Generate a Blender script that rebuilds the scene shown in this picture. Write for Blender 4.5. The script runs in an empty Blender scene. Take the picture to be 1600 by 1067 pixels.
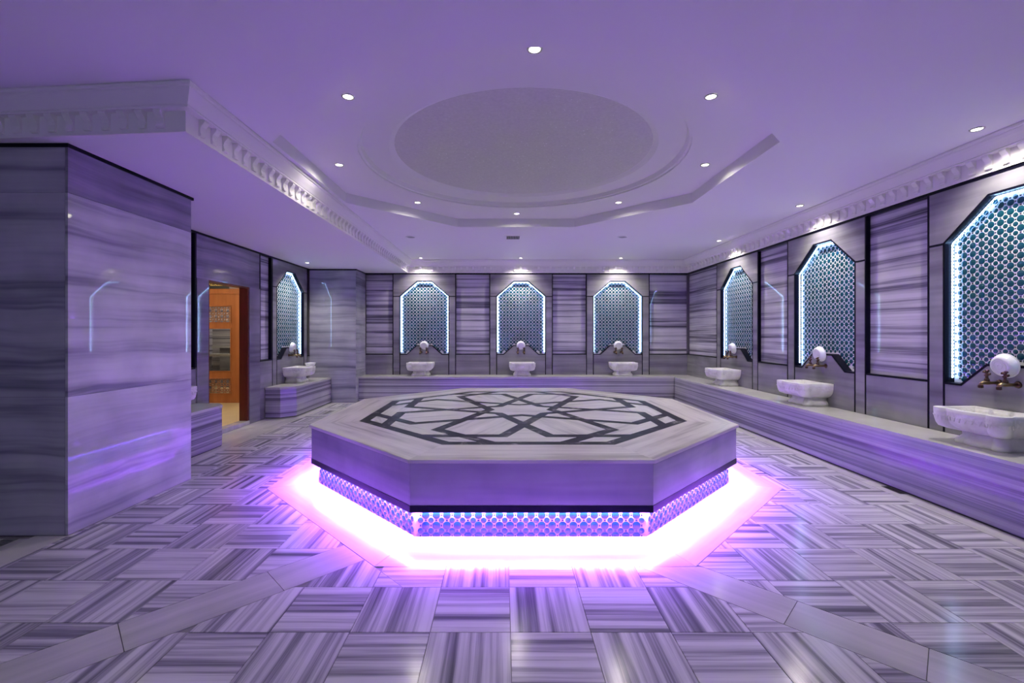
import bpy, bmesh, math, random
from mathutils import Vector, Matrix
random.seed(7)
C = bpy.context.scene.collection
SC = bpy.context.scene
PI = math.pi

# ------------------------------------------------------------------ camera, world, exposure
cam_d = bpy.data.cameras.new('camera')
cam_d.sensor_width = 36.0
cam_d.lens = 704 * 36 / 1600
cam_d.shift_x = 13 / 1600
cam_d.shift_y = -12 / 1600
cam_d.clip_start = 0.05
cam = bpy.data.objects.new('camera', cam_d)
cam.location = (0, 0, 1.5)
cam.rotation_euler = (PI / 2, 0, 0)
C.objects.link(cam)
SC.camera = cam

world = bpy.data.worlds.new('world')
SC.world = world
world.use_nodes = True
WORLD_COL = (0.42, 0.44, 0.78, 1)
WORLD_STR = 0.62
bgn = world.node_tree.nodes['Background']
bgn.inputs[0].default_value = WORLD_COL
bgn.inputs[1].default_value = WORLD_STR

SC.view_settings.view_transform = 'Standard'
SC.view_settings.look = 'None'
SC.view_settings.gamma = 1.0
SC.view_settings.use_curve_mapping = False
SC.view_settings.exposure = 0.14
SC.cycles.max_bounces = 8
SC.cycles.diffuse_bounces = 5
SC.cycles.glossy_bounces = 4
SC.cycles.sample_clamp_indirect = 20.0
SC.cycles.blur_glossy = 0.5

SLAB_LED = ((0.34, 0.085, 1.0), 1600.0)        # violet strip under the platform
NICHE_LED = ((0.34, 0.58, 1.0), 22.0)       # cold white-blue strips in the niches
SPOT_W = 33.0                               # ceiling downlights
SPOT_COL = (1.0, 0.93, 0.84)

# ------------------------------------------------------------------ dimensions
XR, XL, YB = 4.28, -4.24, 10.5              # right, left and back wall faces
ZC, H = 2.915, 3.21                         # crown underside, main ceiling
HB = 0.547                                  # bench height
XRB, YBF, XLB = 3.79, 10.0, -3.77           # bench fronts
COLX, COLY = -3.22, 9.84                    # corner column
CABX, CABY0, CABY1 = -3.24, 3.35, 4.67      # cabin block
SX, SY = 0.203, 5.41                        # platform centre
ZS = 0.59
T8 = math.tan(PI / 8)

# ------------------------------------------------------------------ node helpers
def new_mat(name):
    m = bpy.data.materials.new(name)
    m.use_nodes = True
    nt = m.node_tree
    return m, nt, nt.nodes['Principled BSDF']

def N(nt, kind, **kw):
    n = nt.nodes.new(kind)
    for k, v in kw.items():
        if k.startswith('i_'):
            n.inputs[k[2:]].default_value = v
        else:
            setattr(n, k, v)
    return n

def ramp(nt, stops):
    r = nt.nodes.new('ShaderNodeValToRGB')
    e = r.color_ramp.elements
    while len(e) < len(stops):
        e.new(0.5)
    for el, (p, c) in zip(e, stops):
        el.position = p
        el.color = (c[0], c[1], c[2], 1)
    return r

def marble(name, stops, scale, rough=0.06, detail=3.0, rnd=40.0, warp=0.03, spec=0.5, cloud=0.25):
    """Banded marble: noise squeezed along one local axis, softly warped, plus broad clouding."""
    m, nt, b = new_mat(name)
    L = nt.links.new
    tc = N(nt, 'ShaderNodeTexCoord')
    oi = N(nt, 'ShaderNodeObjectInfo')
    mul = N(nt, 'ShaderNodeMath', operation='MULTIPLY'); mul.inputs[1].default_value = rnd
    L(oi.outputs['Random'], mul.inputs[0])
    add = N(nt, 'ShaderNodeVectorMath', operation='ADD')
    L(tc.outputs['Object'], add.inputs[0]); L(mul.outputs[0], add.inputs[1])
    wn = N(nt, 'ShaderNodeTexNoise'); wn.inputs['Scale'].default_value = 1.3; wn.inputs['Detail'].default_value = 2
    L(add.outputs[0], wn.inputs['Vector'])
    ws = N(nt, 'ShaderNodeVectorMath', operation='SCALE'); ws.inputs['Scale'].default_value = warp
    L(wn.outputs['Color'], ws.inputs[0])
    ad2 = N(nt, 'ShaderNodeVectorMath', operation='ADD')
    L(add.outputs[0], ad2.inputs[0]); L(ws.outputs[0], ad2.inputs[1])
    mp = N(nt, 'ShaderNodeMapping'); mp.inputs['Scale'].default_value = scale
    L(ad2.outputs[0], mp.inputs['Vector'])
    no = N(nt, 'ShaderNodeTexNoise'); no.inputs['Scale'].default_value = 1.0
    no.inputs['Detail'].default_value = detail; no.inputs['Roughness'].default_value = 0.62
    L(mp.outputs[0], no.inputs['Vector'])
    rp = ramp(nt, stops); L(no.outputs['Fac'], rp.inputs[0])
    cn = N(nt, 'ShaderNodeTexNoise'); cn.inputs['Scale'].default_value = 2.2; cn.inputs['Detail'].default_value = 4
    L(add.outputs[0], cn.inputs['Vector'])
    cr = ramp(nt, [(0.3, (1 - cloud,) * 3), (0.7, (1, 1, 1))]); L(cn.outputs['Fac'], cr.inputs[0])
    mx = N(nt, 'ShaderNodeMix', data_type='RGBA', blend_type='MULTIPLY'); mx.inputs[0].default_value = 1.0
    L(rp.outputs[0], mx.inputs[6]); L(cr.outputs[0], mx.inputs[7])
    L(mx.outputs[2], b.inputs['Base Color'])
    b.inputs['Roughness'].default_value = rough
    b.inputs['Specular IOR Level'].default_value = spec
    return m

def plain(name, col, rough=0.5, metal=0.0, spec=0.5, bump=0.0, bscale=80.0, var=0.0):
    m, nt, b = new_mat(name)
    b.inputs['Base Color'].default_value = (*col, 1)
    b.inputs['Roughness'].default_value = rough
    b.inputs['Metallic'].default_value = metal
    b.inputs['Specular IOR Level'].default_value = spec
    tc = N(nt, 'ShaderNodeTexCoord')
    no = N(nt, 'ShaderNodeTexNoise'); no.inputs['Scale'].default_value = bscale; no.inputs['Detail'].default_value = 3
    nt.links.new(tc.outputs['Object'], no.inputs['Vector'])
    if var:
        rp = ramp(nt, [(0.3, tuple(c * (1 - var) for c in col)), (0.7, tuple(min(1, c * (1 + var)) for c in col))])
        nt.links.new(no.outputs['Fac'], rp.inputs[0]); nt.links.new(rp.outputs[0], b.inputs['Base Color'])
    if bump:
        bp = N(nt, 'ShaderNodeBump'); bp.inputs['Strength'].default_value = bump; bp.inputs['Distance'].default_value = 0.01
        nt.links.new(no.outputs['Fac'], bp.inputs['Height']); nt.links.new(bp.outputs[0], b.inputs['Normal'])
    return m

def emit(name, col, s):
    m = bpy.data.materials.new(name); m.use_nodes = True
    nt = m.node_tree
    nt.nodes.remove(nt.nodes['Principled BSDF'])
    e = nt.nodes.new('ShaderNodeEmission')
    e.inputs[0].default_value = (*col, 1); e.inputs[1].default_value = s
    nt.links.new(e.outputs[0], nt.nodes['Material Output'].inputs[0])
    return m

def wood(name, a, b_, scale, rough=0.3):
    return marble(name, [(0.3, a), (0.7, b_)], scale, rough, 5, 10.0, 0.05, 0.4, 0.2)

Z = 0.0
LT, MD, DK = (0.60, 0.58, 0.63), (0.33, 0.315, 0.37), (0.075, 0.07, 0.10)
M = {}
STR = [(0.33, DK), (0.41, (0.19, 0.18, 0.225)), (0.46, MD), (0.50, (0.44, 0.425, 0.475)), (0.62, LT)]
M['stripe_wall'] = marble('striped_marble_wall', STR, (0.20, 0.20, 14.0), 0.035, detail=5.0, warp=0.02, cloud=0.15)
M['stripe_bench'] = marble('striped_marble_bench', [(0.34, DK), (0.42, (0.17, 0.16, 0.205)), (0.47, (0.30, 0.285, 0.335)), (0.52, (0.40, 0.385, 0.435)), (0.62, (0.50, 0.485, 0.53))], (0.08, 0.08, 15.0), 0.16, detail=4.0, rnd=0.0, warp=0.012, cloud=0.15)
M['stripe_tile'] = marble('striped_marble_tile', [(0.33, (0.13, 0.125, 0.16)), (0.41, (0.24, 0.23, 0.275)), (0.46, (0.36, 0.345, 0.395)), (0.50, (0.46, 0.44, 0.50)), (0.55, (0.58, 0.56, 0.61)), (0.62, (0.68, 0.66, 0.71))],
                          (0.35, 17.0, 0.3), 0.16, detail=5.0, warp=0.012, cloud=0.12, spec=0.30)
PL = [(0.30, (0.135, 0.13, 0.155)), (0.45, (0.215, 0.21, 0.235)), (0.60, (0.285, 0.28, 0.30))]
M['plain_wall'] = marble('pale_marble_wall', PL, (0.3, 0.3, 5.0), 0.035)
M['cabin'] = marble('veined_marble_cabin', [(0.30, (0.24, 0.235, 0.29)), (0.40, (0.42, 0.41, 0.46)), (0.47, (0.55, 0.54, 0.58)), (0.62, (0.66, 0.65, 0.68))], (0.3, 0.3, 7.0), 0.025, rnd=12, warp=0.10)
M['cabin_front'] = marble('veined_marble_cabin_shaded', [(0.30, (0.17, 0.17, 0.22)), (0.40, (0.33, 0.325, 0.37)), (0.47, (0.45, 0.445, 0.48)), (0.62, (0.54, 0.53, 0.56))], (0.3, 0.3, 7.0), 0.03, rnd=12, warp=0.10)  # same cabin marble, the front's shade put into a darker colour
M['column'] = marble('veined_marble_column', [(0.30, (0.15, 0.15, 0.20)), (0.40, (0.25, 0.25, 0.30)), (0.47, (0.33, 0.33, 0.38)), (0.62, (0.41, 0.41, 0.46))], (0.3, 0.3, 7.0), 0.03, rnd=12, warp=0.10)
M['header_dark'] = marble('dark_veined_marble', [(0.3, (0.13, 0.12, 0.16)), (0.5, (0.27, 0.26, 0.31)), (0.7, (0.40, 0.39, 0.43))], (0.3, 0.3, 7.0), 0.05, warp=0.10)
M['strip'] = marble('floor_strip_marble', [(0.3, (0.42, 0.41, 0.43)), (0.7, (0.62, 0.60, 0.62))], (0.5, 6.0, 0.3), 0.14, cloud=0.15, spec=0.3)
M['border'] = marble('platform_border_marble', [(0.32, (0.36, 0.33, 0.34)), (0.42, (0.52, 0.49, 0.48)), (0.50, (0.65, 0.61, 0.60)), (0.7, (0.74, 0.71, 0.69))], (0.6, 9.0, 0.3), 0.36, cloud=0.15)
M['inlay'] = marble('platform_inlay_marble', [(0.33, (0.46, 0.45, 0.48)), (0.45, (0.62, 0.61, 0.62)), (0.7, (0.76, 0.74, 0.74))], (0.9, 9.0, 0.3), 0.44, cloud=0.12)
M['face'] = marble('platform_face_marble', [(0.3, (0.27, 0.265, 0.31)), (0.5, (0.36, 0.355, 0.39)), (0.7, (0.41, 0.405, 0.43))], (0.3, 0.3, 5.0), 0.12, rnd=10)
M['bench_top'] = marble('bench_top_marble', [(0.3, (0.50, 0.49, 0.48)), (0.7, (0.66, 0.65, 0.63))], (0.6, 0.6, 2.0), 0.14, cloud=0.2)
M['black'] = plain('black_granite', (0.003, 0.003, 0.010), 0.30, spec=0.12)
M['bed'] = plain('floor_grout', (0.20, 0.19, 0.21), 0.7)
M['plaster'] = plain('white_plaster', (0.80, 0.79, 0.80), 0.62, spec=0.25)
M['crown'] = plain('white_crown_plaster', (0.80, 0.78, 0.76), 0.55, spec=0.3)
M['disc'] = plain('grey_star_ceiling', (0.66, 0.66, 0.63), 0.8, spec=0.2, var=0.05, bscale=40)
M['grout'] = plain('white_grout', (0.72, 0.72, 0.74), 0.5)
M['dot'] = plain('teal_glass', (0.003, 0.060, 0.090), 0.12, spec=0.7, var=0.35, bscale=6)
M['dot_small'] = plain('teal_glass_small', (0.004, 0.062, 0.09), 0.14, spec=0.7, var=0.35, bscale=6)
M['spacer'] = plain('navy_glass', (0.004, 0.010, 0.03), 0.2)
M['niche_led'] = emit('niche_led', *NICHE_LED)
M['slab_led'] = emit('slab_led', *SLAB_LED)
M['lens'] = emit('lamp_lens', SPOT_COL, 9.0)
M['star'] = emit('fibre_star', (0.9, 0.95, 1.0), 0.7)
M['chrome'] = plain('chrome', (0.7, 0.7, 0.7), 0.2, 1.0)
M['brass'] = plain('aged_brass', (0.36, 0.25, 0.13), 0.28, 1.0)
M['brass_dark'] = plain('dark_bronze', (0.10, 0.06, 0.05), 0.35, 1.0)
M['plastic'] = plain('white_plastic', (0.82, 0.82, 0.84), 0.25)
M['wood'] = wood('orange_wood', (0.38, 0.125, 0.035), (0.52, 0.19, 0.06), (8, 8, 0.5))
M['wood_dark'] = wood('mahogany', (0.10, 0.016, 0.006), (0.17, 0.03, 0.01), (8, 8, 0.5), 0.25)
M['lattice'] = wood('lattice_wood', (0.42, 0.20, 0.09), (0.55, 0.28, 0.14), (8, 8, 8))
M['beige'] = plain('beige_floor', (0.72, 0.56, 0.30), 0.35, var=0.05, bscale=5)
M['steel'] = plain('drain_steel', (0.30, 0.30, 0.31), 0.4, 0.8)
M['dark'] = plain('dark_void', (0.01, 0.01, 0.012), 0.8)
M['vent'] = plain('vent_grey', (0.35, 0.33, 0.38), 0.5)
M['signboard'] = plain('dark_sign', (0.03, 0.028, 0.025), 0.4)
M['gold'] = plain('gold_letters', (0.85, 0.62, 0.18), 0.35, 0.3)
# basin marble with a carved relief
def basin_mat():
    m, nt, b = new_mat('carved_white_marble')
    L = nt.links.new
    tc = N(nt, 'ShaderNodeTexCoord')
    no = N(nt, 'ShaderNodeTexNoise'); no.inputs['Scale'].default_value = 7; no.inputs['Detail'].default_value = 6
    L(tc.outputs['Object'], no.inputs['Vector'])
    rp = ramp(nt, [(0.3, (0.66, 0.64, 0.62)), (0.6, (0.80, 0.79, 0.78))]); L(no.outputs['Fac'], rp.inputs[0])
    L(rp.outputs[0], b.inputs['Base Color'])
    b.inputs['Roughness'].default_value = 0.35
    vo = N(nt, 'ShaderNodeTexVoronoi'); vo.inputs['Scale'].default_value = 34
    L(tc.outputs['Object'], vo.inputs['Vector'])
    sp = N(nt, 'ShaderNodeSeparateXYZ'); L(tc.outputs['Object'], sp.inputs[0])
    mr = N(nt, 'ShaderNodeMapRange'); mr.inputs[1].default_value = 0.19; mr.inputs[2].default_value = 0.215
    L(sp.outputs['Z'], mr.inputs[0])
    m2 = N(nt, 'ShaderNodeMapRange'); m2.inputs[1].default_value = 0.285; m2.inputs[2].default_value = 0.27
    L(sp.outputs['Z'], m2.inputs[0])
    a = N(nt, 'ShaderNodeMath', operation='MULTIPLY'); L(mr.outputs[0], a.inputs[0]); L(m2.outputs[0], a.inputs[1])
    c = N(nt, 'ShaderNodeMath', operation='MULTIPLY'); L(a.outputs[0], c.inputs[0]); L(vo.outputs['Distance'], c.inputs[1])
    bp = N(nt, 'ShaderNodeBump'); bp.inputs['Strength'].default_value = 0.6; bp.inputs['Distance'].default_value = 0.012
    L(c.outputs[0], bp.inputs['Height']); L(bp.outputs[0], b.inputs['Normal'])
    return m
M['basin'] = basin_mat()
def inlay_dark_mat():
    m, nt, b = new_mat('dark_veined_inlay')
    L = nt.links.new
    tc = N(nt, 'ShaderNodeTexCoord')
    no = N(nt, 'ShaderNodeTexNoise'); no.inputs['Scale'].default_value = 5; no.inputs['Detail'].default_value = 8
    no.inputs['Roughness'].default_value = 0.7; no.inputs['Distortion'].default_value = 0.6
    L(tc.outputs['Object'], no.inputs['Vector'])
    rp = ramp(nt, [(0.40, (0.012, 0.011, 0.022)), (0.53, (0.024, 0.023, 0.038)), (0.59, (0.08, 0.075, 0.09)), (0.68, (0.40, 0.38, 0.40))])
    L(no.outputs['Fac'], rp.inputs[0]); L(rp.outputs[0], b.inputs['Base Color'])
    b.inputs['Roughness'].default_value = 0.40
    b.inputs['Specular IOR Level'].default_value = 0.2
    return m
M['inlay_dark'] = inlay_dark_mat()
def glass_mat():
    m, nt, b = new_mat('clear_glass')
    b.inputs['Base Color'].default_value = (0.8, 0.85, 0.82, 1)
    b.inputs['Roughness'].default_value = 0.02
    b.inputs['Transmission Weight'].default_value = 1.0
    b.inputs['IOR'].default_value = 1.45
    return m
M['glass'] = glass_mat()

# ------------------------------------------------------------------ geometry helpers
def link(name, mesh, parent=None):
    o = bpy.data.objects.new(name, mesh)
    C.objects.link(o)
    if parent is not None:
        o.parent = parent
    return o

def mesh_obj(name, verts, faces, mat, parent=None, smooth=False, fix=True):
    me = bpy.data.meshes.new(name)
    me.from_pydata([tuple(v) for v in verts], [], faces)
    if fix:
        bm = bmesh.new(); bm.from_mesh(me)
        bmesh.ops.recalc_face_normals(bm, faces=bm.faces)
        bm.to_mesh(me); bm.free()
    me.materials.append(mat)
    if smooth:
        me.polygons.foreach_set('use_smooth', [True] * len(me.polygons))
    me.update()
    return link(name, me, parent)

class G:
    """collects geometry for one mesh"""
    def __init__(s):
        s.v, s.f = [], []
    def add(s, v, f):
        n = len(s.v); s.v += [tuple(p) for p in v]; s.f += [tuple(i + n for i in q) for q in f]
    def box(s, a, b):
        (x0, y0, z0), (x1, y1, z1) = a, b
        s.add([(x0, y0, z0), (x1, y0, z0), (x1, y1, z0), (x0, y1, z0), (x0, y0, z1), (x1, y0, z1), (x1, y1, z1), (x0, y1, z1)],
              [(0, 3, 2, 1), (4, 5, 6, 7), (0, 1, 5, 4), (1, 2, 6, 5), (2, 3, 7, 6), (3, 0, 4, 7)])
    def prism(s, pts, f0, f1):
        """pts 2D, f0/f1 map a 2D point to the two end caps"""
        n = len(pts)
        s.add([f0(p) for p in pts] + [f1(p) for p in pts],
              [tuple(range(n)), tuple(range(2 * n - 1, n - 1, -1))] + [(i, (i + 1) % n, n + (i + 1) % n, n + i) for i in range(n)])
    def lathe(s, prof, mat4, n=24, cap=True):
        k = len(prof)
        v = [mat4 @ Vector((r * math.cos(2 * PI * i / n), r * math.sin(2 * PI * i / n), z)) for (r, z) in prof for i in range(n)]
        f = [(j * n + i, j * n + (i + 1) % n, (j + 1) * n + (i + 1) % n, (j + 1) * n + i) for j in range(k - 1) for i in range(n)]
        if cap:
            f += [tuple(range(n - 1, -1, -1)), tuple((k - 1) * n + i for i in range(n))]
        s.add(v, f)
    def tube(s, pts, rad, n=10):
        pts = [Vector(p) for p in pts]
        if not isinstance(rad, (list, tuple)):
            rad = [rad] * len(pts)
        rings = []
        for i, p in enumerate(pts):
            t = (pts[min(i + 1, len(pts) - 1)] - pts[max(i - 1, 0)]).normalized()
            u = t.orthogonal().normalized() if not rings else (rings[-1][1] - t * rings[-1][1].dot(t)).normalized()
            rings.append((p, u, t.cross(u), rad[i]))
        v = [p + (u * math.cos(2 * PI * k / n) + w * math.sin(2 * PI * k / n)) * r for (p, u, w, r) in rings for k in range(n)]
        m = len(rings)
        f = [(j * n + i, j * n + (i + 1) % n, (j + 1) * n + (i + 1) % n, (j + 1) * n + i) for j in range(m - 1) for i in range(n)]
        f += [tuple(range(n - 1, -1, -1)), tuple((m - 1) * n + i for i in range(n))]
        s.add(v, f)
    def obj(s, name, mat, parent=None, smooth=False, fix=True):
        return mesh_obj(name, s.v, s.f, mat, parent, smooth, fix)

def box_obj(name, a, b, mat, parent=None):
    g = G(); g.box(a, b)
    return g.obj(name, mat, parent)

def tag(o, label, cat, group=None, kind=None):
    o['label'] = label
    o['category'] = cat
    if group: o['group'] = group
    if kind: o['kind'] = kind
    return o

def empty(name, loc=(0, 0, 0), rz=0.0):
    o = bpy.data.objects.new(name, None)
    o.empty_display_size = 0.1
    o.location = loc
    o.rotation_euler = (0, 0, rz)
    C.objects.link(o)
    return o

def struct(o, label=None):
    o['kind'] = 'structure'
    if label: o['label'] = label
    return o

def copy_tree(o, parent=None):
    c = o.copy(); C.objects.link(c)
    c.parent = parent
    for ch in list(o.children):
        copy_tree(ch, c)
    return c

def inset(poly, d):
    """inset a simple polygon (any orientation) by d"""
    n = len(poly)
    area = sum(poly[i][0] * poly[(i + 1) % n][1] - poly[(i + 1) % n][0] * poly[i][1] for i in range(n))
    sgn = 1 if area > 0 else -1
    out = []
    for i in range(n):
        p0, p1, p2 = Vector(poly[i - 1]), Vector(poly[i]), Vector(poly[(i + 1) % n])
        e1, e2 = (p1 - p0).normalized(), (p2 - p1).normalized()
        n1, n2 = Vector((-e1.y, e1.x)) * sgn, Vector((-e2.y, e2.x)) * sgn
        k = 1 + n1.dot(n2)
        out.append(tuple(p1 + (n1 + n2) * (d / k)))
    return out

def clip(poly, a, b, c):
    """keep a*x+b*y<=c"""
    out = []
    for i in range(len(poly)):
        p, q = poly[i], poly[(i + 1) % len(poly)]
        dp, dq = a * p[0] + b * p[1] - c, a * q[0] + b * q[1] - c
        if dp <= 0: out.append(p)
        if (dp < 0 < dq) or (dq < 0 < dp):
            t = dp / (dp - dq)
            out.append((p[0] + (q[0] - p[0]) * t, p[1] + (q[1] - p[1]) * t))
    return out

def area2(p):
    return abs(sum(p[i][0] * p[(i + 1) % len(p)][1] - p[(i + 1) % len(p)][0] * p[i][1] for i in range(len(p)))) / 2

def octa(ap, cx=SX, cy=SY):
    h = ap * T8
    return [(cx - h, cy - ap), (cx + h, cy - ap), (cx + ap, cy - h), (cx + ap, cy + h), (cx + h, cy + ap), (cx - h, cy + ap), (cx - ap, cy + h), (cx - ap, cy - h)]

# ------------------------------------------------------------------ floor
floor = struct(box_obj('floor', (-5.6, -3.0, -0.12), (XR + 0.3, YB + 0.3, -0.006), M['bed']), 'floor of striped grey marble tiles laid as a chequer of turned stripes')
TZ0, TZ1 = -0.006, 0.0
T = 0.404
GAP = 0.0018
def tile_mesh(poly, name):
    me = bpy.data.meshes.new(name)
    g = G(); g.prism(poly, lambda p: (p[0], p[1], TZ0), lambda p: (p[0], p[1], TZ1))
    me.from_pydata(g.v, [], g.f)
    bm = bmesh.new(); bm.from_mesh(me); bmesh.ops.recalc_face_normals(bm, faces=bm.faces); bm.to_mesh(me); bm.free()
    me.materials.append(M['stripe_tile'])
    return me
hs = T / 2 - GAP
FULL = tile_mesh([(-hs, -hs), (hs, -hs), (hs, hs), (-hs, hs)], 'tile')
AP_STRIP = 2.505
EDGES = []
for k in range(8):
    a = k * PI / 4
    EDGES.append((math.cos(a), math.sin(a), AP_STRIP + math.cos(a) * SX + math.sin(a) * SY))
LS0, LS1 = -4.335, -3.915      # left diagonal strip: x - y between
RS0, RS1 = 3.775, 4.18         # right diagonal strip: x + y between
tiles = []
def region(x0, y0, planes, oct_cut, i0, i1, j0, j1, par):
    for i in range(i0, i1):
        for j in range(j0, j1):
            cx, cy = x0 + (i + 0.5) * T, y0 + (j + 0.5) * T
            p = [(cx - hs, cy - hs), (cx + hs, cy - hs), (cx + hs, cy + hs), (cx - hs, cy + hs)]
            full = p
            for a, b, c in planes:
                p = clip(p, a, b, c) if p else p
            pieces = []
            if p and len(p) > 2:
                hit = p
                for (a, b, c) in EDGES:
                    hit = clip(hit, a, b, c) if len(hit) > 2 else []
                if oct_cut and len(hit) > 2 and area2(hit) > 1e-5:
                    rest = p
                    for (a, b, c) in EDGES:
                        o = clip(rest, -a, -b, -(c + GAP))
                        if len(o) > 2: pieces.append(o)
                        rest = clip(rest, a, b, c)
                        if len(rest) < 3: break
                else:
                    pieces = [p]
            for q in pieces:
                if area2(q) < 0.004: continue
                rot = 0 if (i + j + par) % 2 == 0 else PI / 2
                tiles.append((cx, cy, rot, None if area2(q) > area2(full) * 0.999 else q))
XS = 0.034
region(XS, 2.265, [(-1, 1, -(LS1 + GAP * 2)), (1, 1, RS0 - GAP * 2)], True, -6, 7, -4, 2, 1)
CLX = [(-1, 0, 3.235)]
region(XS, 2.34, [(1, -1, LS0 - GAP * 2), (1, 0, XS), (-1, 0, 3.235)], True, -9, 0, -3, 20, 1)
region(XS - 0.045, 2.34, [(-1, -1, -(RS1 + GAP * 2)), (-1, 0, -XS)], True, 0, 9, -3, 19, 0)
# strip of small tiles between the cabin line and the border by the left benches
region(XS, 2.34, [(1, 0, -3.239), (-1, 0, 3.60), (0, -1, -CABY1 - 0.002), (0, 1, 9.82)], False, -9, -8, 5, 20, 1)
tiles.sort(key=lambda t: math.hypot(t[0], t[1]) if t[1] > 1.75 else 50 + t[1])
rest = G()
for n, (cx, cy, rot, q) in enumerate(tiles):
    if n < 300:
        if q is None:
            me = FULL
        else:
            c_, s_ = math.cos(-rot), math.sin(-rot)
            me = tile_mesh([((x - cx) * c_ - (y - cy) * s_, (x - cx) * s_ + (y - cy) * c_) for x, y in q], 'tile')
        o = link('tile', me, floor); o.location = (cx, cy, 0); o.rotation_euler = (0, 0, rot)
    else:
        p = q or [(cx - hs, cy - hs), (cx + hs, cy - hs), (cx + hs, cy + hs), (cx - hs, cy + hs)]
        rest.prism(p, lambda p: (p[0], p[1], TZ0), lambda p: (p[0], p[1], TZ1))
if rest.v:
    o = rest.obj('tile_field', M['stripe_tile'], floor); o['kind'] = 'stuff'

def strip_piece(poly, ang, name='floor_strip', mat='strip', z1=0.0, z0=-0.006):
    """flat marble piece whose grain runs along ang"""
    cx = sum(p[0] for p in poly) / len(poly); cy = sum(p[1] for p in poly) / len(poly)
    c_, s_ = math.cos(-ang), math.sin(-ang)
    loc = [((x - cx) * c_ - (y - cy) * s_, (x - cx) * s_ + (y - cy) * c_) for x, y in poly]
    loc = inset(loc, GAP)
    g = G(); g.prism(loc, lambda p: (p[0], p[1], z0), lambda p: (p[0], p[1], z1))
    o = g.obj(name, M[mat], floor); o.location = (cx, cy, 0); o.rotation_euler = (0, 0, ang)
    return o
# octagonal marble surround of the platform
oo, oi_ = octa(AP_STRIP), octa(2.06)
for k in range(8):
    a, b = oo[k], oo[(k + 1) % 8]
    strip_piece([a, b, oi_[(k + 1) % 8], oi_[k]], math.atan2(b[1] - a[1], b[0] - a[0]))
# diagonal strips running out of the corners
def diag(lo, hi, sgn, t0, cuts):
    # line coordinate t grows towards the viewer; sgn -1: left strip, 1: right strip
    def P(c, t):
        if sgn < 0:     # x - y = c, x + y = t
            return ((t + c) / 2, (t - c) / 2)
        return ((c - t) / 2, (c + t) / 2)   # x + y = c, y - x = t
    for ta, tb in zip(cuts[:-1], cuts[1:]):
        poly = [P(lo, ta), P(hi, ta), P(hi, tb), P(lo, tb)]
        pcs = []
        rest_ = poly
        for (a, b, c) in EDGES:
            o = clip(rest_, -a, -b, -(c + GAP))
            if len(o) > 2 and area2(o) > 0.002: pcs.append(o)
            rest_ = clip(rest_, a, b, c)
            if len(rest_) < 3: break
        for q in pcs:
            strip_piece(q, PI / 4 if sgn < 0 else -PI / 4)
diag(LS0, LS1, -1, 0, [2.4, 1.35, 0.335, -0.68, -1.7, -2.7])
diag(RS0, RS1, 1, 0, [2.3, 0.88, 0.12, -0.9, -1.9])
# border along the right bench and along the left benches
ys = [-0.5, 1.2, 2.9, 4.6, 6.3, 8.0, YBF]
XBORD = XS - 0.045 + 9 * T
for a, b in zip(ys[:-1], ys[1:]):
    if a == 2.9:
        strip_piece([(XBORD, a), (XRB - 0.005, a), (XRB - 0.005, 4.22), (XBORD, 4.22)], PI / 2)
        strip_piece([(XBORD, 4.44), (XRB - 0.005, 4.44), (XRB - 0.005, b), (XBORD, b)], PI / 2)
        strip_piece([(XBORD, 4.22), (XBORD + 0.09, 4.22), (XBORD + 0.09, 4.44), (XBORD, 4.44)], PI / 2)
    else:
        strip_piece([(XBORD, a), (XRB - 0.005, a), (XRB - 0.005, b), (XBORD, b)], PI / 2)
for a, b in ((CABY1 + .005, 6.2), (8.0, COLY - 0.003)):
    strip_piece([(XLB - 0.25, a), (-3.602, a), (-3.602, b), (XLB - 0.25, b)], PI / 2)
strip_piece([(-4.22, 6.2), (-3.602, 6.2), (-3.602, 7.1), (-4.22, 7.1)], PI / 2)
strip_piece([(-4.22, 7.1), (-3.602, 7.1), (-3.602, 8.0), (-4.22, 8.0)], PI / 2)
# pale border at the cabin's foot and the plain floor with its grate beyond
strip_piece([(-3.48, -1.0), (-3.24, -1.0), (-3.24, 1.2), (-3.48, 1.2)], PI / 2, mat='bench_top')
strip_piece([(-3.48, 1.2), (-3.24, 1.2), (-3.24, CABY0 - 0.003), (-3.48, CABY0 - 0.003)], PI / 2, mat='bench_top')
for k in range(6):
    strip_piece([(-5.5, -0.9 + 0.7 * k), (-3.66, -0.9 + 0.7 * k), (-3.66, min(-0.2 + 0.7 * k, CABY0 - .003)), (-5.5, min(-0.2 + 0.7 * k, CABY0 - .003))], 0)
    strip_piece([(-3.55, -0.9 + 0.7 * k), (-3.48, -0.9 + 0.7 * k), (-3.48, min(-0.2 + 0.7 * k, CABY0 - .003)), (-3.55, min(-0.2 + 0.7 * k, CABY0 - .003))], PI / 2)
gr = empty('floor_drain', (-3.605, 2.4, -0.004))
tag(gr, 'steel slotted drain channel in the floor at the left edge before the cabin', 'drain')
g = G()
g.box((-0.05, -0.9, -0.002), (-0.044, 0.9, 0.004)); g.box((0.044, -0.9, -0.002), (0.05, 0.9, 0.004))
g.obj('frame', M['steel'], gr)
g = G()
for k in range(60):
    g.box((-0.044, -0.9 + 0.03 * k, -0.001), (0.044, -0.9 + 0.03 * k + 0.018, 0.004))
o = g.obj('grille', M['steel'], gr); o['kind'] = 'stuff'

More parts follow.
